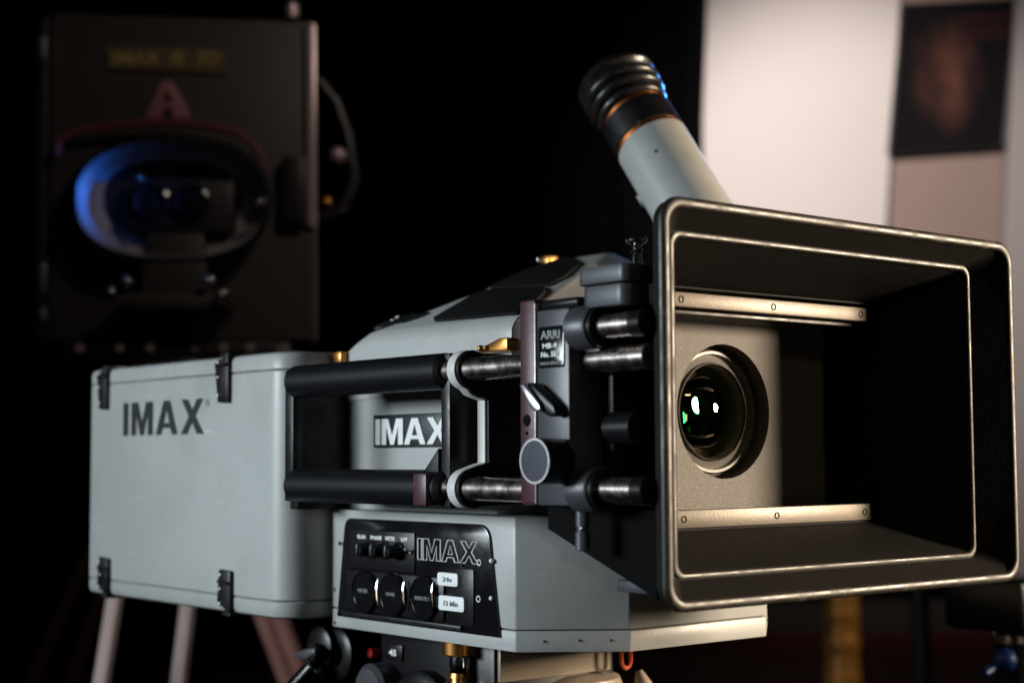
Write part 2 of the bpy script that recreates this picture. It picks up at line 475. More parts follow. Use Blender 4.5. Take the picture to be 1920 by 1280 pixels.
def board(px, h, th, name, m, label, cat='panel', zb=None):
    pts = [H(x, y, h) for x, y in px]
    o = obj(name, prism(pts, FW * th, 0.004), m)
    return tag(o, label, cat, 'display panels along the wall')
board([(1333, -160), (1697, -160), (1622, 1085), (1285, 1085)], WH - .02, .08, 'display_panel', 'panel_white', 'tall pale white display panel behind the eyepiece', 'panel')
board([(1702, -160), (1925, -160), (1858, 1085), (1630, 1085)], WH, .06, 'display_panel', 'panel_taupe', 'taupe display panel carrying the dark framed poster', 'panel')
board([(1916, -160), (2120, -160), (2060, 1085), (1850, 1085)], WH - .10, .10, 'display_panel', 'panel_grey', 'pale grey display panel at the right edge of the picture', 'panel')
po = thing('framed_poster', H(1780, 280, WH - .03), 'dark framed poster with a blurred warm figure on the taupe panel', 'poster')
pp = [(1693, 12), (1906, 2), (1884, 276), (1668, 290)]
q = [H(x, y, WH - .045) for x, y in pp]
obj('print', prism(q, FW * .02), 'poster_print', po)
for i in range(4):
    a, b2 = q[i], q[(i + 1) % 4]
    obj('frame_rail', tube([a - FW * .004, b2 - FW * .004], 0.014, 8), 'far_dark', po)
for k, y in enumerate((34, 52, 70)):
    a = H(1800 + 4 * (k % 2), y, WH - .048); b2 = H(1893 - 3 * k, y - 3, WH - .048)
    obj('title_line', tube([a, b2], 0.005, 6), 'far_red', po)

# ================================================================== FAR STEREO FILM CAMERA
FH = 2.80
KF = FH / FPX
def F(x, y, out=0.0): return H(x, y, FH - out)
fc = thing('stereo_film_camera', F(330, 660), 'large dark twin-lens film camera on a tripod against the black drape', 'film camera')
def fprism(px, out0, out1, r=0.0):
    return prism([F(x, y, out0) for x, y in px], FW * (out0 - out1), r)
def fdisc(x, y, rr, out0, out1, n=24):
    a = F(x, y, out0); return cyl(a, a - FW * (out1 - out0), rr * KF, n)
bodyo = obj('cabinet', fprism([(94, 22), (586, 38), (590, 640), (86, 640)], 0.0, -0.05, 0.01), 'far_cabinet', fc)
obj('rear_body', fprism([(140, 60), (500, 66), (500, 640), (140, 640)], -0.051, -0.36, 0.01), 'far_cabinet', fc)
obj('side_rail', fprism([(72, 30), (90, 30), (84, 640), (64, 640)], 0.01, -0.05, 0.004), 'far_dark', fc)
for y, hh in ((90, 45), (520, 60), (590, 25)):
    obj('hinge', fprism([(70, y - hh / 2), (86, y - hh / 2), (86, y + hh / 2), (70, y + hh / 2)], 0.02, 0.011, 0.003), 'bright_edge', fc)
obj('edge_trim', fprism([(572, 42), (592, 42), (594, 425), (574, 425)], 0.014, 0.002, 0.005), 'far_trim', fc)
np_ = obj('nameplate', fprism([(200, 86), (426, 92), (426, 138), (200, 128)], 0.006, 0.001), 'far_plate', fc)
obj('lettering', text_fit('IMAX  IE  3D', F(212, 122, 0.0065), RT, UZ + RT * 0.0 , 204 * KF, 26 * KF, bold=0.03), 'far_letter', np_)
em = obj('emblem', fprism([(270, 222), (288, 185), (304, 152), (322, 152), (342, 185), (358, 222)], 0.008, 0.001, 0.002), 'far_pink', fc)
obj('emblem_mark', fprism([(305, 190), (314, 168), (324, 190)], 0.0095, 0.0085), 'far_dark', em)
obj('emblem_mark', fprism([(306, 222), (308, 202), (322, 202), (325, 222)], 0.0095, 0.0085), 'far_dark', em)
arch = [(108, 290), (112, 262), (150, 246), (230, 234), (310, 230), (390, 236), (450, 250), (482, 278), (500, 320)]
obj('arch_trim', tube([F(x, y, 0.03) for x, y in arch], 0.0075, 8), 'far_red', fc)
# oval dish round the lenses
def oval(rx, ry, out, cx=322, cy=374, n=56, p=2.5):
    pts = []
    for i in range(n):
        t = 2 * math.pi * i / n; c_, s_ = math.cos(t), math.sin(t)
        pts.append(F(cx + rx * math.copysign(abs(c_) ** (2 / p), c_), cy - ry * math.copysign(abs(s_) ** (2 / p), s_), out))
    return pts
dr = obj('dish_rim', loft([oval(188, 118, 0.0), oval(184, 114, 0.072), oval(179, 111, 0.076), oval(176, 108, 0.074)], caps=False), 'far_dark', fc)
obj('dish', loft([oval(176, 108, 0.0745), oval(166, 96, 0.040), oval(150, 82, 0.010), oval(128, 74, 0.004)], caps=False), 'far_dish', dr)
obj('dish_floor', prism(oval(131, 80, 0.0035), FW * .002), 'far_dark', fc)
hs = obj('lens_housing', fprism([(236, 330), (438, 338), (436, 438), (238, 434)], 0.055, 0.002, 0.006), 'far_dark', fc)
for x in (286, 360):
    l = obj('lens', lathe(F(x, 379, 0.055), -FW, [(0, 34 * KF), (.012, 34 * KF), (.014, 30 * KF), (.004, 24 * KF), (.008, 12 * KF), (.009, 0)], 32), 'black_gloss', fc)
for x, y in ((262, 334), (382, 345), (238, 455), (312, 450), (352, 455)):
    obj('screw', fdisc(x, y, 6, 0.055, 0.061, 16), 'screw_steel', fc)
obj('lower_bracket', fprism([(276, 436), (380, 436), (392, 556), (262, 556)], 0.07, 0.002, 0.006), 'far_cabinet', fc)
obj('bracket_foot', fprism([(212, 548), (424, 552), (424, 580), (212, 578)], 0.09, 0.002, 0.006), 'far_cabinet', fc)
for x, y, r_ in ((209, 545, 11), (238, 528, 12), (391, 526, 13), (417, 553, 14), (490, 380, 11)):
    obj('knob', ball(F(x, y, 0.10), r_ * KF), 'chrome', fc)
obj('side_box', fprism([(528, 290), (572, 294), (572, 420), (528, 414)], 0.03, 0.002, 0.005), 'far_dark', fc)
obj('top_knob', cyl(F(548, 34), F(548, 8), 0.012), 'far_trim', fc)
obj('carry_handle', tube([F(596, 150, -.1), F(630, 190, -.1), F(652, 250, -.1), F(664, 330, -.1), F(640, 395, -.1), F(596, 410, -.1)], 0.010, 10), 'far_dark', fc)
obj('crank_knob', ball(F(634, 292, -.05), 17 * KF), 'far_trim', fc)
obj('crank_knob', ball(F(612, 380, -.05), 15 * KF), 'brass', fc)
bp = obj('base_plate', fprism([(110, 640), (520, 640), (510, 668), (120, 668)], 0.02, -0.20, 0.004), 'far_dark', fc)
for x in (150, 225, 282, 366, 420, 470):
    obj('bolt', fdisc(x, 652, 8, 0.02, 0.026, 14), 'far_trim', bp)

ft = thing('tripod', G(RT.dot(F(330, 700)), FH + .1, 0), 'heavy twin-tube tripod standing under the far dark camera', 'tripod')
cx_ = RT.dot(F(325, 700))
top_z = H(325, 668, FH).z
obj('head', merge(lathe(G(cx_, FH + .1, top_z - .002), (0, 0, -1), [(0, .10), (.03, .10), (.035, .05), (.10, .06), (.12, .085), (.16, .085)], 32)), 'far_trim', ft)
def leg_from_px(x0, y0, x1, y1, h0, h1, r, m):
    """a leg tube through two photo points, run on to the floor"""
    a = H(x0, y0, h0); b2 = H(x1, y1, h1); t = (a.z - 0.01) / (a.z - b2.z)
    return cyl(a, a + (b2 - a) * t, r, 20)
for x0, x1 in ((281, 190), (404, 335)):
    obj('leg', leg_from_px(x0, 705, x1, 1280, FH, FH - .35, .0125, 'x'), 'tripod_tube', ft)
for x0, y0, x1, y1 in ((318, 705, 56, 1280), (322, 720, 132, 1280)):
    obj('leg', leg_from_px(x0, y0, x1, y1, FH + .18, FH + .55, .0125, 'x'), 'tripod_wood', ft)
for x0, x1 in ((322, 540), (350, 572)):
    obj('leg', leg_from_px(x0, 705, x1, 1280, FH + .1, FH + .25, .0155, 'x'), 'tripod_wood', ft)

# ================================================================== THINGS LOW ON THE RIGHT
gh = 4.4
gp = thing('gilt_post', Vector((*H(1580, 1280, gh).xy, 0)), 'gold banded post standing on the carpet below the lens hood', 'post')
zc = H(1580, 1100, gh).z
def zat(y, h): return H(1580, y, h).z
base = Vector((*H(1580, 1280, gh).xy, 0))
prof = [(0, .16), (.03, .16), (.05, .07), (zat(1290, gh), .05)]
obj('shaft', lathe(base, (0, 0, 1), prof + [(zat(1236, gh), .048), (zat(1225, gh), .046), (zat(1080, gh), .052)], 32), 'gold_post', gp)
for y in (1272, 1205, 1150):
    obj('band', lathe(base + UZ * zat(y + 18, gh), (0, 0, 1), [(0, .047), (.008, .051), (.045, .051), (.053, .047)], 32), 'gold_post', gp)

lh = 3.4
lt = thing('light_stand', Vector((*H(1726, 1200, lh).xy, 0)), 'dim grey-violet light stand seen below the lens hood', 'stand')
b0 = H(1726, 1110, lh); 
obj('pole', cyl(Vector((*H(1732, 1250, lh).xy, 0.02)), H(1722, 1020, lh), .019, 20), 'anodised_grey', lt)
for k in range(3):
    an = 2 * math.pi * k / 3 + .4; bb = Vector((*H(1732, 1250, lh).xy, 0))
    obj('leg', tube([bb + UZ * .38, bb + Vector((math.cos(an) * .3, math.sin(an) * .3, .012))], .010, 10), 'far_dark', lt)

rh = 1.75
rt = thing('support_stand', Vector((*H(1900, 1250, rh).xy, 0)), 'black stand with chrome collars and a blue knob at the lower right', 'stand')
def rcyl(x, y0, y1, r, m, name, par=rt, n=28):
    a = H(x, y0, rh); b2 = H(x, y1, rh); return obj(name, cyl(a, b2, r, n), m, par)
rcyl(1902, 1108, 1420, .020, 'black_plastic', 'column')
rcyl(1905, 1152, 1178, .0135 + .009, 'chrome', 'collar')
rcyl(1902, 1184, 1206, .0135 + .0095, 'steel_rod', 'collar')
obj('head_block', merge(box(-.05, .05, -.05, .05, -.028, .028, .008)), 'black_plastic', rt).matrix_basis = Matrix.Translation(H(1890, 1128, rh))
obj('top_plate', cyl(H(1922, 1104, rh), H(1922, 1090, rh), .034, 28), 'tan_metal', rt)
obj('knob', ball(H(1885, 1236, rh - .03), .0125), 'blue_enamel', rt)
obj('lever', tube([H(1885, 1236, rh - .02), H(1868, 1246, rh - .03), H(1846, 1262, rh - .04)], .005, 10), 'blue_enamel', rt)
obj('shaft', cyl(H(1902, 1415, rh), Vector((*H(1902, 1415, rh).xy, 0.30)), .016, 20), 'black_plastic', rt)
for k in range(3):
    an = 2 * math.pi * k / 3; bb = Vector((*H(1902, 1415, rh).xy, 0))
    obj('leg', tube([bb + UZ * .42, bb + Vector((math.cos(an) * .32, math.sin(an) * .32, .011))], .011, 10), 'black_plastic', rt)

# ================================================================== THE FILM CAMERA
YC, ZC = 0.909, Z(0.0333)                      # lens axis
film = thing('film_camera', (-1.02, 0.92, Z(-0.1495)), 'light grey large-format film camera with black square lens hood', 'film camera')

# ---- magazine case ------------------------------------------------
CX0, CX1, CY0, CY1, CB, CT = -1.597, -1.199, 0.7357, 1.085, Z(-0.1425), Z(0.0935)
def case_ring(z, inset=0.0, rf=0.026, rr=0.007):
    x0, x1, y0, y1 = CX0 + inset, CX1 - inset, CY0 + inset, CY1 - inset
    out = []
    for cx, cy, a0, r in ((x1, y1, 0, rf), (x0, y1, 90, rr), (x0, y0, 180, rr), (x1, y0, 270, rf)):
        r = r - inset * .6; sx = -1 if cx == x1 else 1; sy = -1 if cy == y1 else 1
        for k in range(11):
            a = math.radians(a0 + 9 * k); out.append(Vector((cx + sx * r + r * math.cos(a), cy + sy * r + r * math.sin(a), z)))
    return out
ZS1, ZS0 = Z(0.0770), Z(-0.1265)
mag = obj('magazine_case', loft([case_ring(ZS0, .0016), case_ring(ZS0 + .0012), case_ring(ZS1 - .0012), case_ring(ZS1, .0016)]), 'grey_paint', film)
obj('lid', loft([case_ring(ZS1 + .0004, .0016), case_ring(ZS1 + .0014), case_ring(CT - .006), case_ring(CT - .002, .0018), case_ring(CT, .006)]), 'grey_paint', mag)
obj('lid', loft([case_ring(ZS0 - .0004, .0016), case_ring(ZS0 - .0014), case_ring(CB + .006), case_ring(CB + .002, .0018), case_ring(CB, .006)]), 'grey_paint', mag)
obj('seam', loft([case_ring(ZS1 - .0006, .0022), case_ring(ZS1 + .001, .0022)]), 'seam_dark', mag)
obj('seam', loft([case_ring(ZS0 - .001, .0022), case_ring(ZS0 + .0006, .0022)]), 'seam_dark', mag)
wb, wl = word('IMAX', .10)
sc = 0.0335
obj('lettering', place2d(wb, (-1.516, CY0 - .0004, Z(.0222)), UX, UZ, sc, 0.170 / (wl * sc)), 'lettering_black', mag)
def ring_mark(o, r, t, ux=UX, uy=UZ):
    return tube([Vector(o) + Vector(ux) * r * math.cos(a) + Vector(uy) * r * math.sin(a) for a in [2 * math.pi * k / 20 for k in range(20)]], t, 6, closed=True)
obj('registered_mark', ring_mark((-1.3395, CY0 - .0003, Z(.0515)), .0028, .0007), 'lettering_grey', mag)
for x0, x1, top in ((-1.572, -1.549, 1), (-1.3195, -1.2945, 1), (-1.566, -1.541, 0), (-1.3125, -1.288, 0)):
    if top: pts = [(x0, CT - .006), (x1, CT + .001), (x1, Z(.050)), (x0 + .006, Z(.0505))]
    else: pts = [(x0 + .001, CB + .010), (x1, CB - .001), (x1, Z(-.104)), (x0 + .004, Z(-.103))]
    la = obj('latch', prism([(a, CY0 - .0045, b) for a, b in pts], (0, .006, 0), .0014), 'black_metal', film)
    # wrap over the edge of the case
    zz = (CT - .0005, CT + .0025) if top else (CB - .0025, CB + .0005)
    obj('strap', box(x0 + .010, x1, CY0 - .004, CY0 + .02, *zz, .0008), 'black_metal', la)
    for zf in ((.088, .074, .057) if top else (-.108, -.121, -.134)):
        obj('rivet', ball((x0 + .0095 + random.uniform(-.001, .001), CY0 - .0045, Z(zf)), .0022, 8), 'screw_steel', la)
    obj('pivot', cyl((x0 + .005, CY0 - .0052, Z(.0845 if top else -.114)), (x1 - .001, CY0 - .0052, Z(.0855 if top else -.115)), .0018, 10), 'black_metal', la)

# ---- lower housing -------------------------------------------------
LY0, LY1, LX0 = 0.780, 1.067, -1.192
plan = [(LX0, LY0), (-.939, LY0), (-.884, .848), (-.884, 1.003), (-.939, LY1), (LX0, LY1)]
def slab(pl, z0, z1, r): return prism([(a, b, z0) for a, b in pl], (0, 0, z1 - z0), r)
lo = obj('lower_housing', slab(plan, Z(-.1325), Z(-.0467), .0016), 'grey_paint', film)
obj('base_plate', slab(plan, Z(-.1495), Z(-.1333), .0014), 'grey_paint', lo)
obj('seam', slab([(a + (.002 if a < -1.1 else -.002), b + (.002 if b < .9 else -.002)) for a, b in plan], Z(-.1345), Z(-.1318), 0), 'seam_dark', lo)
for x, y, zf in ((-.925, .797, -.141), (-.908, .818, -.1405), (-.893, .8365, -.1405)):
    n = Vector((.777, -.629, 0)); p_ = Vector((x, y, Z(zf)))
    obj('screw', cyl(p_ - n * .002, p_ + n * .0005, .0011, 10), 'seam_dark', lo)
for x, zf in ((-1.1875, -.146), (-1.188, -.117)):
    obj('screw', cyl((x, LY0 + .002, Z(zf)), (x, LY0 - .0007, Z(zf)), .0017, 10), 'seam_dark', lo)
# control panel
def arc(cx, cz, r, a0, a1, n=6): return [(cx + r * math.cos(math.radians(a0 + (a1 - a0) * k / n)), cz + r * math.sin(math.radians(a0 + (a1 - a0) * k / n))) for k in range(n + 1)]
pz0, pz1 = -.1395, -.0535
po_ = [(-1.181, pz0), (-.9555, pz0)] + arc(-.980, pz1 - .013, .013, 5, 90) + arc(-1.160, pz1 - .010, .010, 90, 178)
cp = obj('control_panel', prism([(a, LY0 - .0025, Z(b)) for a, b in po_], (0, .006, 0), .0008), 'black_gloss', film)
# raised sub-panel frame lines
def pbox(x0, x1, z0, z1, out, r=.0006, d=.003): return box(x0, x1, LY0 - .0025 - out, LY0 - .0025 - out + d, Z(z0), Z(z1), r)
obj('sub_panel', pbox(-1.160, -1.0640, -.0960, -.0630, .0016), 'black_plastic', cp)
obj('sub_panel', pbox(-1.0215, -.986, -.1335, -.089, .0012), 'black_plastic', cp)
obj('lower_rail', pbox(-1.170, -1.000, -.1375, -.1335, .0035, .001, .006), 'black_metal', cp)
for k, x in enumerate((-1.126, -1.1054, -1.0846)):
    o = (x, LY0 - .004, Z(-.0787))
    kn = obj('control_knob', lathe(o, NY, [(0, .0078), (.002, .0078), (.003, .0062), (.013, .0054), (.014, .0044)], 24), 'black_plastic', film)
    obj('knob_fin', box(x - .0012, x + .0012, LY0 - .0195, LY0 - .017, Z(-.0787) - .005, Z(-.0787) + .005, .0006), 'knob_face', kn)
obj('toggle', tube([(-1.0679, LY0 - .004, Z(-.080)), (-1.0679, LY0 - .014, Z(-.0758))], .0016, 10), 'chrome', cp)
for x, wd, s in ((-1.1461, .012, 'RUN'), (-1.1265, .0165, 'PHASE'), (-1.1046, .0140, 'METER'), (-1.0823, .0095, 'OFF')):
    obj('lettering', text_fit(s, (x, LY0 - .0042, Z(-.0706)), UX, UZ, wd, .0034, bold=.03), 'lettering_white', cp)
obj('socket_base', pbox(-1.162, -1.0225, -.1325, -.0975, .003, .001), 'black_plastic', cp)
for k, x in enumerate((-1.1312, -1.0905, -1.0466)):
    so = obj('socket', lathe((x, LY0 - .003, Z(-.1150)), NY, [(0, .0185), (.005, .0185), (.0062, .0174), (.0062, .0160), (.0055, .0155)], 40), 'black_gloss', film)
    s, wd = (('METER', .0145), ('POWER', .0125), ('REMOTE 1', .019))[k]
    obj('lettering', text_fit(s, (x - wd / 2, LY0 - .0090, Z(-.1155 - k * .0005)), UX, UZ, wd, .0030, bold=.02), 'lettering_grey', so)
for px_ in (709, 759, 813):
    c_ = P(px_, 1112 + (px_ - 711) * .06, Y=LY0 - .0085)
    obj('socket_glint', tube([c_ + UZ * .012 * t - UYv * .002 * (1 - t * t) for t in (-1, -.6, -.2, .2, .6, 1)], .0010, 8), 'chrome', cp)  # chrome slivers drawn in for highlights on the socket sides
def tagplate(x0, x1, z0, z1, s, wd, par):
    hw, hh = (x1 - x0) / 2, (z1 - z0) / 2; cx, cz = (x0 + x1) / 2, (z0 + z1) / 2
    t = obj('tag', prism([(cx + a, LY0 - .0062, Z(cz + b)) for a, b in rrect(hw, hh, .0025, 4)], (0, .004, 0), .0003), 'tag_white', par)
    obj('lettering', text_fit(s, (cx - wd * .5, LY0 - .0066, Z(cz - .002)), UX, UZ, wd, .0040), 'lettering_grey', t)
    return t
tagplate(-1.0295, -1.0029, -.1034, -.0930, '24v', .0125, film)
tagplate(-1.0282, -.9948, -.1228, -.1112, '12 Min', .018, film)
wb, wl = word('IMAX', .05, outline=.022)
for v in wb.verts: v.co.z = v.co.z * .022
obj('lettering', place2d(wb, (-1.0605, LY0 - .0029, Z(-.0845)), UX, UZ, .0172, .0800 / (wl * .0172)), 'lettering_white', cp)
for x, zf in ((-.9792, -.0832), (-.9802, -.1114)):
    obj('ring_mark', ring_mark((x, LY0 - .0030, Z(zf)), .0022, .00055), 'lettering_white', cp)
for x, zf in ((-.9641, -.0812), (-.9643, -.1099)):
    obj('stud', ball((x, LY0 - .0030, Z(zf)), .0019, 8), 'lettering_white', cp)
for x, zf in ((-1.176, -.076), (-1.020, -.1335), (-1.001, -.086)):
    obj('panel_screw', cyl((x, LY0 - .002, Z(zf)), (x, LY0 - .0036, Z(zf)), .0018, 12), 'black_metal', cp)

# ---- upper housing and sloping hood --------------------------------
UY0, UY1, UX0, UX1 = 0.790, 1.045, -1.190, -.945
up = obj('upper_housing', box(UX0 + .002, UX1 - .03, UY0 + .002, UY1, Z(-.0465), Z(.060), .002), 'grey_paint', film)
bd = obj('name_badge', box(-1.1425, -1.0285, UY0 - .0005, UY0 + .004, Z(.0074), Z(.0357), .0006), 'badge_black', film)
wb, wl = word('IMAX', .035)
obj('lettering', place2d(wb, (-1.1385, UY0 - .0012, Z(.0098)), UX, UZ, .0222, .1055 / (wl * .0222)), 'lettering_white', bd)
obj('shade_block', box(-1.2000, -1.1865, .7400, UY0 + .03, Z(-.046), Z(.072), .002), 'black_metal', film)  # added black block that puts shade between magazine and body
# hood: vertical skirt, rounded shoulder, slope up to a ridge
sl = .36
sec = [(UY0, Z(.050))] + [(UY0, Z(.096))]
for k in range(1, 7):
    t = k / 6; sec.append((UY0 + .010 * t * t, Z(.096) + .0165 * t - .0015 * t * t))
y1, z1 = sec[-1]
sec += [(1.010, z1 + sl * (1.010 - y1)), (1.030, z1 + sl * (1.026 - y1)), (UY1, z1 + sl * (1.020 - y1) - .012), (UY1, Z(.050))]
NPT = len(sec)
def hood_sec(x, dz=0.0, dy=0.0):
    out = []
    for (y, z) in sec:
        f = max(0, (z - Z(.096))) / .10
        out.append(Vector((x, y + dy * (1 if y < .9 else -1), z - dz * min(1, max(0, (z - Z(.09)) / .02)))))
    return out
ZB = Z(.1100)
def hip(dx, dy, drop=0.0):
    out = []
    for (y, z) in sec:
        yy = y + dy * (1 if y < .9 else -1)
        if z > ZB: out.append(Vector((UX1 - .006 - 1.70 * (z - ZB) + dx, max(yy, y), z - drop)))
        else: out.append(Vector((UX1 - .012 + dx, yy, z)))
    return out
def hip_base(dx, dy):
    return [Vector((UX1 - .012 + dx, y + dy * (1 if y < .9 else -1), min(z, ZB - .002))) for (y, z) in sec]
hood_rings = [hood_sec(UX0, .022), hood_sec(UX0 + .006, .0145), hood_sec(UX0 + .015, .007), hood_sec(UX0 + .028, .002), hood_sec(UX0 + .045),
              hip(-.012, 0), hip(-.004, 0, .0006), hip(.002, .001, .002), hip_base(.002, .002), hip_base(.008, .008), hip_base(.0115, .016), hip_base(.012, .024)]
ho = obj('hood', loft(hood_rings), 'grey_paint', film, angle=50)
def on_slope(x, y, out=0.0): return Vector((x, y, z1 + sl * (y - y1) + out))
def slope_px(px, py, out=0.0):
    v = ray(px, py); t = (z1 - sl * y1 - CZ + out) / (v.z - sl * v.y); return Vector((v.x * t, v.y * t, CZ + v.z * t))
sn = Vector((0, -sl, 1)).normalized()
def pad(pxs, name='grip_pad', m='pad_black'):
    pts = [slope_px(*p) - sn * .001 for p in pxs]
    return obj(name, prism(pts, sn * .0040, .0012), m, ho)
pad([(814, 600), (817, 604), (900, 597), (970, 590), (1003, 571), (1024, 549), (1022, 542), (930, 546), (905, 549), (888, 556)])
pad([(920, 541), (922, 543), (1030, 538), (1062, 521), (1090, 497), (1072, 487), (1062, 485), (975, 514)])
def slope_ellipse(px, py, rx, ry, n=24):
    c_ = slope_px(px, py); uy = Vector((0, 1, sl)).normalized()
    return [c_ + Vector((1, 0, 0)) * rx * math.cos(2 * math.pi * k / n) + uy * ry * math.sin(2 * math.pi * k / n) for k in range(n)]
em = obj('emblem', prism([p - sn * .001 for p in slope_ellipse(741, 603, .0150, .0230)], sn * .0022, .0003), 'badge_black', ho)
obj('emblem', prism([p - sn * .001 for p in slope_ellipse(774, 597, .0130, .0180)], sn * .0018, .0003), 'badge_black', ho)
for px_, py_ in ((737, 602), (746, 596)):
    obj('emblem_mark', prism([p - sn * .0005 for p in slope_ellipse(px_, py_, .0025, .0016, 10)], sn * .0022), 'lettering_white', em)
# brass catches
def catch(px0, py0, px1, py1, Y, name='brass_catch'):
    a = P(px0, py0, Y=Y); b2 = P(px1, py1, Y=Y)      # low tip, high root
    pts = [Vector((a.x, Y, a.z)), Vector((b2.x, Y, a.z)), Vector((b2.x, Y, b2.z)), Vector((b2.x - .009, Y, b2.z)), Vector((a.x, Y, a.z + .004))]
    c_ = obj(name, prism(pts, (0, .012, 0), .0012), 'brass', film)
    obj('stud', ball((a.x + .0035, Y - .001, a.z + .0035), .0028, 8), 'brass', c_)
    obj('stud', ball((a.x + .010, Y - .001, a.z + .0035), .0022, 8), 'brass', c_)
catch(598, 684, 638, 658, .782)
catch(898, 662, 950, 632, .780)
tp = slope_px(1026, 491)
ca = obj('brass_catch', box(tp.x - .006, tp.x + .006, tp.y - .004, tp.y + .010, tp.z - .004, tp.z + .006, .0015), 'brass', film)
obj('stud', ball((tp.x - .008, tp.y - .004, tp.z + .003), .003, 8), 'chrome', ca)

# ---- viewfinder ---------------------------------------------------
VY = 1.085
va, vb = P(1298, 397, Y=VY), P(1146, 143, Y=VY)
vd = (vb - va).normalized(); vL = (vb - va).length
vbase = va - vd * .16
def along(px, py): return (P(px, py, Y=VY) - vbase).dot(vd)
tw = along(1222, 270); tc_ = along(1192, 220); te = along(1150, 150)
VR = .0362
vf = obj('viewfinder_tube', lathe(vbase, vd, [(0, VR), (tw - .002, VR), (tw, VR - .002)], 64), 'grey_paint', film)
obj('copper_ring', lathe(vbase, vd, [(tw - .001, VR - .0015), (tw + .004, VR - .0015)], 64), 'copper', vf)
obj('collar', lathe(vbase, vd, [(tw + .004, VR - .001), (tw + .0045, VR), (tc_ - .004, VR), (tc_ - .003, VR - .002)], 64), 'black_metal', vf)
obj('copper_ring', lathe(vbase, vd, [(tc_ - .003, VR - .004), (tc_ + .003, VR - .004)], 64), 'copper', vf)
prof = [(tc_ + .003, VR - .003)]
L = te - tc_
for k, (f0, r_) in enumerate(((.06, .0375), (.28, .0405), (.50, .0415))):
    t0 = tc_ + L * f0
    for j in range(9):
        a_ = math.pi * j / 8; prof.append((t0 + L * .10 * (1 - math.cos(a_)), r_ - .006 + .006 * math.sin(a_)))
t0 = tc_ + L * .74
prof += [(t0, .036), (t0 + L * .08, .0415), (te - .004, .0405), (te, .037), (te + .001, .028), (te - .01, .022), (te - .02, 0)]
obj('eyecup', lathe(vbase, vd, prof, 64), 'eyecup_rubber', vf, angle=50)
for px_, py_ in ((1195, 293), (1228, 345)):
    d_, u_, v_ = frame_of(vd)
    c_ = vbase + vd * along(px_, py_)
    n_ = (Vector((0, 0, CZ)) - c_); n_ = (n_ - n_.dot(vd) * vd).normalized()
    obj('screw', cyl(c_ + n_ * (VR - .002), c_ + n_ * (VR + .0006), .0018, 10), 'anodised_grey', vf)
obj('side_stud', cyl(vbase + vd * along(1236, 372) + n_.cross(vd) * .035, vbase + vd * along(1236, 372) + n_.cross(vd) * .0385, .006, 16), 'grey_paint', vf)
obj('viewfinder_block', box(-1.02, -.90, 1.047, 1.125, Z(.02), Z(.13), .006), 'grey_paint', film)

# ---- handle cage ---------------------------------------------------
RY, RZ = 0.720, (Z(.0633), Z(-.0240))
for i, z in enumerate(RZ):
    obj('handle_grip', lathe((-1.1575, RY, z), UX, [(0, .0115), (.003, .0138), (.212, .0138), (.215, .0115)], 40), 'grip_rubber', film)
    obj('rod', cyl((-.952, RY, z), (-.728, RY, z), .0086, 40, .0006), 'steel_rod', film)
obj('handle_bar', box(-1.1690, -1.1560, RY - .004, RY + .006, Z(-.0375), Z(.0735), .0012), 'black_metal', film)
hb = obj('handle_bar', box(-.9480, -.9370, RY - .004, RY + .030, Z(-.0385), Z(.0765), .0014), 'black_metal', film)
obj('gusset', prism([(-.9488, RY - .006, Z(.0060)), (-.9488, RY - .006, Z(-.016)), (-.9720, RY - .006, Z(-.016))], (0, .01, 0), .001), 'black_metal', film)
obj('clamp_block', box(-.9665, -.9500, RY - .0165, RY + .006, Z(-.0370), Z(-.0130), .0014), 'maroon_paint', film)
# pale rod plate with lobes round the rods
def lobe_outline(x):
    pts = []
    for z, a0, a1 in ((RZ[0], 60, 258), (RZ[1], 102, 300)):
        for k in range(13):
            a = math.radians(a0 + (a1 - a0) * k / 12)
            r_ = .0145
            pts.append((x, RY + .002 + r_ * math.cos(a), z + r_ * math.sin(a)))
        if z == RZ[0]:
            pts += [(x, RY + .0035, z - .0185), (x, RY + .010, z - .0205), (x, RY + .0165, Z(.041)), (x, RY + .0165, Z(-.0050)), (x, RY + .010, RZ[1] + .0175)]
    pts += [(x, UY0 + .05, RZ[1] - .012), (x, UY0 + .05, RZ[0] + .012)]
    return pts
obj('rod_plate', prism(lobe_outline(-.9300), (.0095, 0, 0), .0008), 'white_paint', film)
obj('rod_plate_shade', prism([Vector((-.9195, y, z)) + Vector((0, .0012, 0)) for _, y, z in lobe_outline(0)], (.002, 0, 0), 0), 'black_metal', film)  # black sheet that puts shade into the colour of the plate front
obj('front_block', box(-.945, -.905, UY0 + .012, UY0 + .20, Z(-.046), Z(.085), .003), 'black_metal', film)

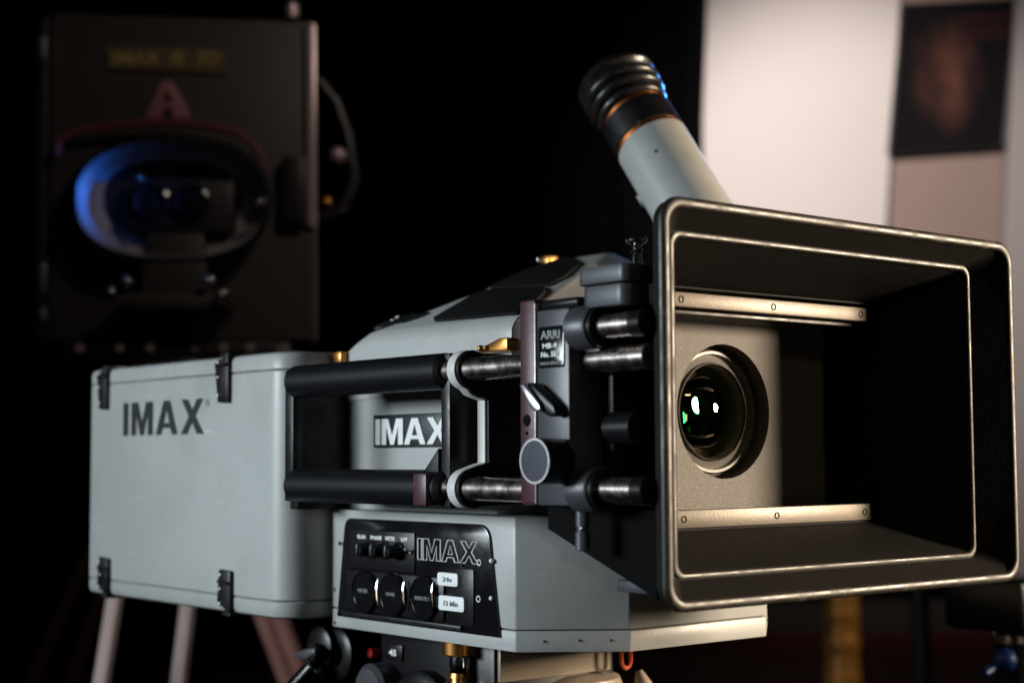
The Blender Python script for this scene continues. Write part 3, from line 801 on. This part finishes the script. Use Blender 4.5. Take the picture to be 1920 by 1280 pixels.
# ---- matte box bracket ---------------------------------------------
BY = 0.700
obj('bracket_plate', box(-.8370, -.8205, BY, BY + .085, Z(-.0335), Z(.1065), .0022), 'maroon_paint', film)
obj('worn_edge', box(-.8209, -.8197, BY - .0004, BY + .01, Z(-.0325), Z(.1035), .0003), 'worn_edge', film)
bb = obj('bracket_body', box(-.8195, -.7865, BY + .0008, BY + .075, Z(-.0335), Z(.0985), .0018), 'anodised_grey', film)
obj('bracket_cap', box(-.8190, -.7800, BY + .003, BY + .07, Z(.0985), Z(.1055), .003), 'black_plastic', film)
for z in (Z(.0845), Z(-.0225)):
    obj('rod_boss', lathe((-.7875, BY + .012, z), UX, [(0, .0155), (.018, .0155), (.0195, .0145)], 40), 'anodised_grey', film)
    obj('boss_ring', lathe((-.768, BY + .012, z), UX, [(0, .0135), (.004, .0135)], 40), 'black_plastic', film)
    obj('short_rod', cyl((-.765, BY + .012, z), (-.730, BY + .012, z), .0082, 40, .0008), 'steel_rod', film)
    obj('rod_stop', lathe((-.7335, BY + .012, z), UX, [(0, .0088), (.010, .0088), (.011, .008)], 32), 'black_plastic', film)
nm = obj('maker_plate', prism([(-.8035 + a, BY - .0002, Z(.0728) + b) for a, b in rrect(.0130, .0140, .0018, 3)], (0, .002, 0), .0002), 'black_gloss', film)
def ml(s, x, z, wd, hh, m='lettering_grey'): obj('lettering', text_fit(s, (x, BY - .0006, Z(z)), UX, UZ, wd, hh, bold=.03), m, nm)
ml('ARRI', -.8135, .0782, .020, .0058); ml('MB-9', -.8115, .0718, .0150, .0036, 'lettering_white')
ml('No. 501', -.8130, .0660, .0175, .0038, 'lettering_white'); ml('MADE IN GERMANY', -.8140, .0608, .021, .0021)
# locking lever
lv = obj('locking_lever', prism([P(x, y, Y=BY - .014) for x, y in ((972, 722), (980, 718), (1008, 755), (1012, 768), (1004, 774), (994, 766))], (0, .004, 0), .0012), 'bright_edge', film)
obj('lever_arm', prism([P(x, y, Y=BY - .0098) for x, y in ((985, 716), (998, 720), (1036, 758), (1042, 776), (1030, 782), (1008, 768))], (0, .011, 0), .0016), 'black_plastic', lv)
obj('port', cyl((-.8290, BY + .002, Z(.0240)), (-.8290, BY - .0006, Z(.0240)), .0042, 20), 'black_gloss', film)
obj('port', cyl((-.8290, BY + .002, Z(.0152)), (-.8290, BY - .0006, Z(.0152)), .0014, 12), 'black_gloss', film)
# focus knob
kc = P(1003, 864, Y=BY - .024)
kn = obj('focus_knob', lathe(kc, UYv, [(0, .0140), (.0012, .0152), (.020, .0152), (.0215, .0145), (.024, .0110), (.026, .0110)], 48), 'black_plastic', film)
obj('knob_rim', lathe(kc, NY, [(-.0005, .0149), (.0006, .0149), (.0006, .0136), (-.0005, .0136)], 48, caps=False), 'bright_edge', kn)
obj('knob_face', lathe(kc, NY, [(-.0004, .0137), (.0002, .0136), (.0004, 0)], 48), 'knob_face', kn)
# clamp arms above
def arm(x0, x1, y0, y1, z0, z1, r, m='anodised_grey'):
    hw, hh = (x1 - x0) / 2, (y1 - y0) / 2
    return obj('clamp_arm', prism([((x0 + x1) / 2 + a, (y0 + y1) / 2 + b, z0) for a, b in rrect(hw, hh, r, 8)], (0, 0, z1 - z0), .0008), m, film)
arm(-.7790, -.7350, BY + .004, BY + .030, Z(.0968), Z(.1110), .008)
arm(-.7800, -.7330, BY + .002, BY + .031, Z(.1118), Z(.1235), .006)
pk = P(1194, 497, Y=.735)
obj('chrome_knob', lathe(pk, UZ, [(-.003, .0042), (.004, .0036), (.008, .0030), (.0095, .0044), (.011, .0030), (.0135, .0034), (.0155, .0068), (.0172, .0074), (.0185, .0060), (.0192, 0)], 32), 'chrome', film, angle=50)
pn = P(1092, 945, Y=BY + .012)
obj('bracket_pin', lathe((pn.x, pn.y, Z(-.034)), -UZ, [(-.006, .0046), (.013, .0046), (.0132, .0038), (.0165, .0038), (.0168, .0050), (.0285, .0050), (.0293, .0042)], 24), 'anodised_grey', film)
obj('pin_nut', ball((pn.x + .004, pn.y - .004, Z(-.0480)), .0018, 8), 'screw_steel', film)
# dark mechanics between the bracket and the lens
obj('focus_drive', box(-.795, -.775, BY + .03, BY + .058, Z(-.03), Z(.075), .003), 'black_metal', film)
obj('focus_gear', lathe((-.775, BY + .030, Z(.018)), UX, [(0, .011), (.025, .011)], 36), 'black_plastic', film)
obj('rail_foot', box(-.790, -.745, .745, .80, Z(-.092), Z(-.084), .0015), 'anodised_grey', film)

obj('shadow_plate', prism([(-.848, .7345, Z(-.036)), (-.740, .7345, Z(-.036)), (-.740, .7345, Z(-.094)), (-.748, .7345, Z(-.0905)), (-.848, .7345, Z(-.0515))], (0, .003, 0), .0006), 'curtain_black', film)  # added plate, shaped to throw a diagonal shadow across the chamfer
# ---- matte box -----------------------------------------------------
def mring(x, hw, hh, r): return [Vector((x, YC + a, ZC + b)) for a, b in rrect(hw, hh, r, 6)]
shell = obj('matte_box', loft([
    mring(-.7125, .1890, .1260, .0125),            # inner lip
    mring(-.7318, .1690, .1148, .009),
    mring(-.7328, .1640, .1108, .008),
    mring(-.7880, .1240, .0868, .008),
    mring(-.7905, .1240, .0868, .008),
    mring(-.7905, .1330, .0960, .008),            # outside, back to front
    mring(-.7700, .1450, .1000, .010),
    mring(-.7350, .1740, .1200, .012),
    mring(-.7215, .1800, .1240, .014),
    mring(-.7210, .1935, .1310, .016),
    mring(-.7125, .1945, .1318, .016),
], closed=True), 'hood_black', film, angle=25)
obj('front_rim', loft([mring(-.7135, .1958, .1328, .0168), mring(-.7110, .1957, .1327, .0167), mring(-.7098, .1946, .1316, .0158),
                       mring(-.7094, .1925, .1295, .0142), mring(-.7096, .1903, .1273, .0128), mring(-.7106, .1888, .1258, .0118), mring(-.7130, .1884, .1254, .0116)], closed=True), 'rim_worn', shell, angle=60)
obj('inner_rim', loft([mring(-.7322, .1680, .1142, .0088), mring(-.7308, .1676, .1138, .0085), mring(-.7304, .1658, .1120, .0078), mring(-.7312, .1638, .1104, .0070), mring(-.7330, .1634, .1102, .0072)], closed=True), 'rim_worn', shell, angle=60)
# filter stage behind the hood
obj('filter_stage', loft([mring(-.7896, .1225, .0853, .006), mring(-.8445, .1225, .0853, .006), mring(-.8445, .1345, .0975, .008), mring(-.7896, .1345, .0975, .008)], closed=True), 'hood_black', film, angle=25)
for k, x in enumerate((-.8050, -.8130, -.8210)):
    hw, hh = .1223, .0851; t = .0045 + .0012 * k
    obj('filter_slot', loft([mring(x, hw, hh, .005), mring(x - .003, hw, hh, .005), mring(x - .003, hw - t, hh - t, .004), mring(x, hw - t, hh - t, .004)], closed=True), 'hood_black', film, angle=25)
for z0, z1_ in ((Z(.1050), Z(.1158)), (Z(-.0518), Z(-.0390))):
    ba = obj('filter_bar', box(-.7955, -.7890, YC - .1085, YC + .1130, z0, z1_, .0008), 'bar_metal', film)
    for y in (YC - .0985, YC + .0005, YC + .1045):
        s_ = obj('screw', lathe((-.7892, y, (z0 + z1_) / 2), UX, [(0, .0026), (.0006, .0026), (.0006, .0019), (-.0006, .0015)], 16), 'hood_black', ba)
obj('filter_guide', box(-.8010, -.7975, YC - .112, YC + .112, Z(.1010), Z(.1040), .0006), 'rim_worn', film)
# lens board with a round opening
def board_with_hole(x0, x1, hw, hh, r, n=64):
    out = []; 
    for k in range(n):
        a = 2 * math.pi * k / n; c_, s_ = math.cos(a), math.sin(a); m_ = max(abs(c_) / hw, abs(s_) / hh); out.append((c_ / m_, s_ / m_))
    inn = [(r * math.cos(2 * math.pi * k / n), r * math.sin(2 * math.pi * k / n)) for k in range(n)]
    def ring(q, x): return [Vector((x, YC + a, ZC + b)) for a, b in q]
    return loft([ring(inn, x0), ring(out, x0), ring(out, x1), ring(inn, x1)], closed=True)
obj('lens_board', board_with_hole(-.8400, -.8440, .1240, .0868, .0520), 'crackle_black', film, angle=30)
lb = obj('lens_barrel', lathe((-.846, YC, ZC), UX, [(.004, .0525), (-.010, .0525), (-.010, .0515), (-.0085, .0485), (-.0055, .0472), (-.0055, .0452), (-.0090, .0440), (-.0078, .0400), (-.0070, .0378), (-.0085, .0366), (-.014, .0362), (-.03, .0350), (-.07, .0345), (-.07, .0565), (-.012, .0565), (-.010, .0535)], 72, caps=False), 'lens_ring', film, angle=25)
obj('retaining_ring', lathe((-.8540, YC, ZC), UX, [(0, .0388), (.0022, .0384), (.0026, .0372), (.0010, .0363)], 72, caps=False), 'rim_worn', lb)
def dome(x, r, sag, n=64, m=12, sign=1):
    Rr = (r * r + sag * sag) / (2 * sag); pts = []
    for k in range(m + 1):
        rr = r * (1 - k / m); pts.append((sign * (math.sqrt(Rr * Rr - rr * rr) - (Rr - sag)), rr))
    return lathe((x, YC, ZC), UX, pts, n, caps=False)
obj('front_element', dome(-.8640, .0362, .0150), 'front_glass', lb, angle=180)
obj('inner_element', dome(-.8760, .0345, .0060), 'inner_glass_green', lb, angle=180)
obj('inner_element', dome(-.8860, .0345, .0070, sign=1), 'inner_glass_amber', lb, angle=180)
obj('lens_back', lathe((-.9150, YC, ZC), UX, [(0, .035), (.001, .035), (.001, 0)], 48), 'black_gloss', lb)

# ================================================================== TRIPOD AND HEAD UNDER THE FILM CAMERA
tr = thing('tripod', (-1.04, .91, 0), 'black tripod and fluid head carrying the grey film camera', 'tripod')
tz = Z(-.1500)
obj('mounting_plate', prism([(a, b, Z(-.1820)) for a, b in ((-1.004, .815), (-1.0, .815), (-1.0, .932), (-1.002, .938), (-1.004, .938))], (0, 0, .0315), .0015), 'tan_metal', tr)
obj('head_body', box(-1.165, -1.0045, .812, .945, Z(-.250), Z(-.1500), .004), 'black_plastic', tr)
obj('head_side', lathe((-1.09, .812, Z(-.222)), NY, [(-.004, .042), (.012, .042), (.016, .036), (.017, 0)], 40), 'black_plastic', tr)
pr = P(701, 1223, Y=.808)
obj('lock_ring', lathe(pr, NY, [(-.004, .0042), (.004, .0042), (.005, .0034), (.003, .0020), (.003, 0)], 24), 'red_enamel', tr)
pr = P(737, 1222, Y=.809)
obj('index_mark', text_fit('45', pr + Vector((-.006, -.0001, -.003)), UX, UZ, .011, .0055, bold=.03), 'lettering_white', obj('index_plate', box(pr.x - .012, pr.x + .012, .8095, .8135, pr.z - .007, pr.z + .007, .001), 'black_plastic', tr))
bk = P(864, 1216, Y=.805)
ks = obj('lock_screw', lathe((bk.x, bk.y, Z(-.1500)), -UZ, [(0, .0155), (.011, .0155), (.0125, .0135), (.0125, .008), (.022, .0085), (.030, .0105), (.036, .008)], 32), 'brass', tr)
obj('screw_stem', lathe((bk.x, bk.y, Z(-.162)), -UZ, [(0, .0090), (.006, .0096), (.016, .0096), (.020, .0075), (.023, .0150), (.06, .0150)], 32), 'chrome', ks)
pt = P(1085, 1290, X=-.93)
obj('bowl', lathe((-1.04, .91, Z(-.1835)), -UZ, [(0, .040), (.005, .054), (.02, .060), (.05, .056), (.09, .04)], 48), 'tan_metal', tr)
pc = P(1198, 1256, X=-1.0)
obj('bowl_handle', lathe(pc, (Vector((.25, .15, -1))), [(0, .003), (.012, .008), (.05, .013), (.10, .015)], 24), 'tan_metal', tr)
pu = P(1174, 1233, X=-.985)
obj('release_catch', tube([pu + UYv * (-.0055) + UZ * .007] + [pu + UYv * (.0055 * math.cos(a)) + UZ * (-.001 + .0075 * math.sin(a)) for a in [math.pi + math.pi * k / 8 for k in range(9)]] + [pu + UYv * .0055 + UZ * .007], .0017, 8), 'orange_enamel', tr)
# pan handle with clamp, going down to the left
ph0 = P(612, 1222, Y=.815); ph1 = P(548, 1295, Y=.78)
obj('handle_clamp', lathe(P(655, 1222, Y=.83), NY, [(-.004, .024), (.014, .024), (.016, .020), (.016, .012), (.012, .010)], 36), 'black_plastic', tr)
obj('handle_rosette', lathe(P(612, 1212, Y=.815), NY, [(-.01, .020), (.008, .020), (.010, .016)], 32), 'black_plastic', tr)
d_ = (ph1 - ph0).normalized()
obj('pan_handle', cyl(P(596, 1246, Y=.80), P(596, 1246, Y=.80) + (P(530, 1318, Y=.785) - P(596, 1246, Y=.80)).normalized() * .28, .0105, 28), 'chrome', tr)
lv2 = P(574, 1226, Y=.79)
obj('clamp_lever', prism([P(x, y, Y=.79) for x, y in ((548, 1232), (552, 1222), (572, 1215), (588, 1214), (590, 1226), (572, 1236))], (0, .010, 0), .002), 'anodised_grey', tr)
obj('clamp_link', tube([P(585, 1221, Y=.795), P(615, 1224, Y=.812)], .008, 14), 'black_plastic', tr)
obj('tension_dial', lathe(P(706, 1290, Y=.80), NY, [(-.02, .022), (.006, .022), (.010, .018), (.011, 0)], 36), 'anodised_grey', tr)
obj('column', lathe((-1.04, .91, Z(-.265)), -UZ, [(0, .05), (.02, .07), (.05, .07), (.06, .035), (.16, .035)], 32), 'black_plastic', tr)
for k in range(3):
    an = 2 * math.pi * k / 3 + 2.2
    t0 = Vector((-1.04 + .05 * math.cos(an), .91 + .05 * math.sin(an), Z(-.30))); t1 = Vector((-1.04 + .42 * math.cos(an), .91 + .42 * math.sin(an), .013))
    obj('leg', cyl(t0, t1, .016, 20), 'black_plastic', tr)
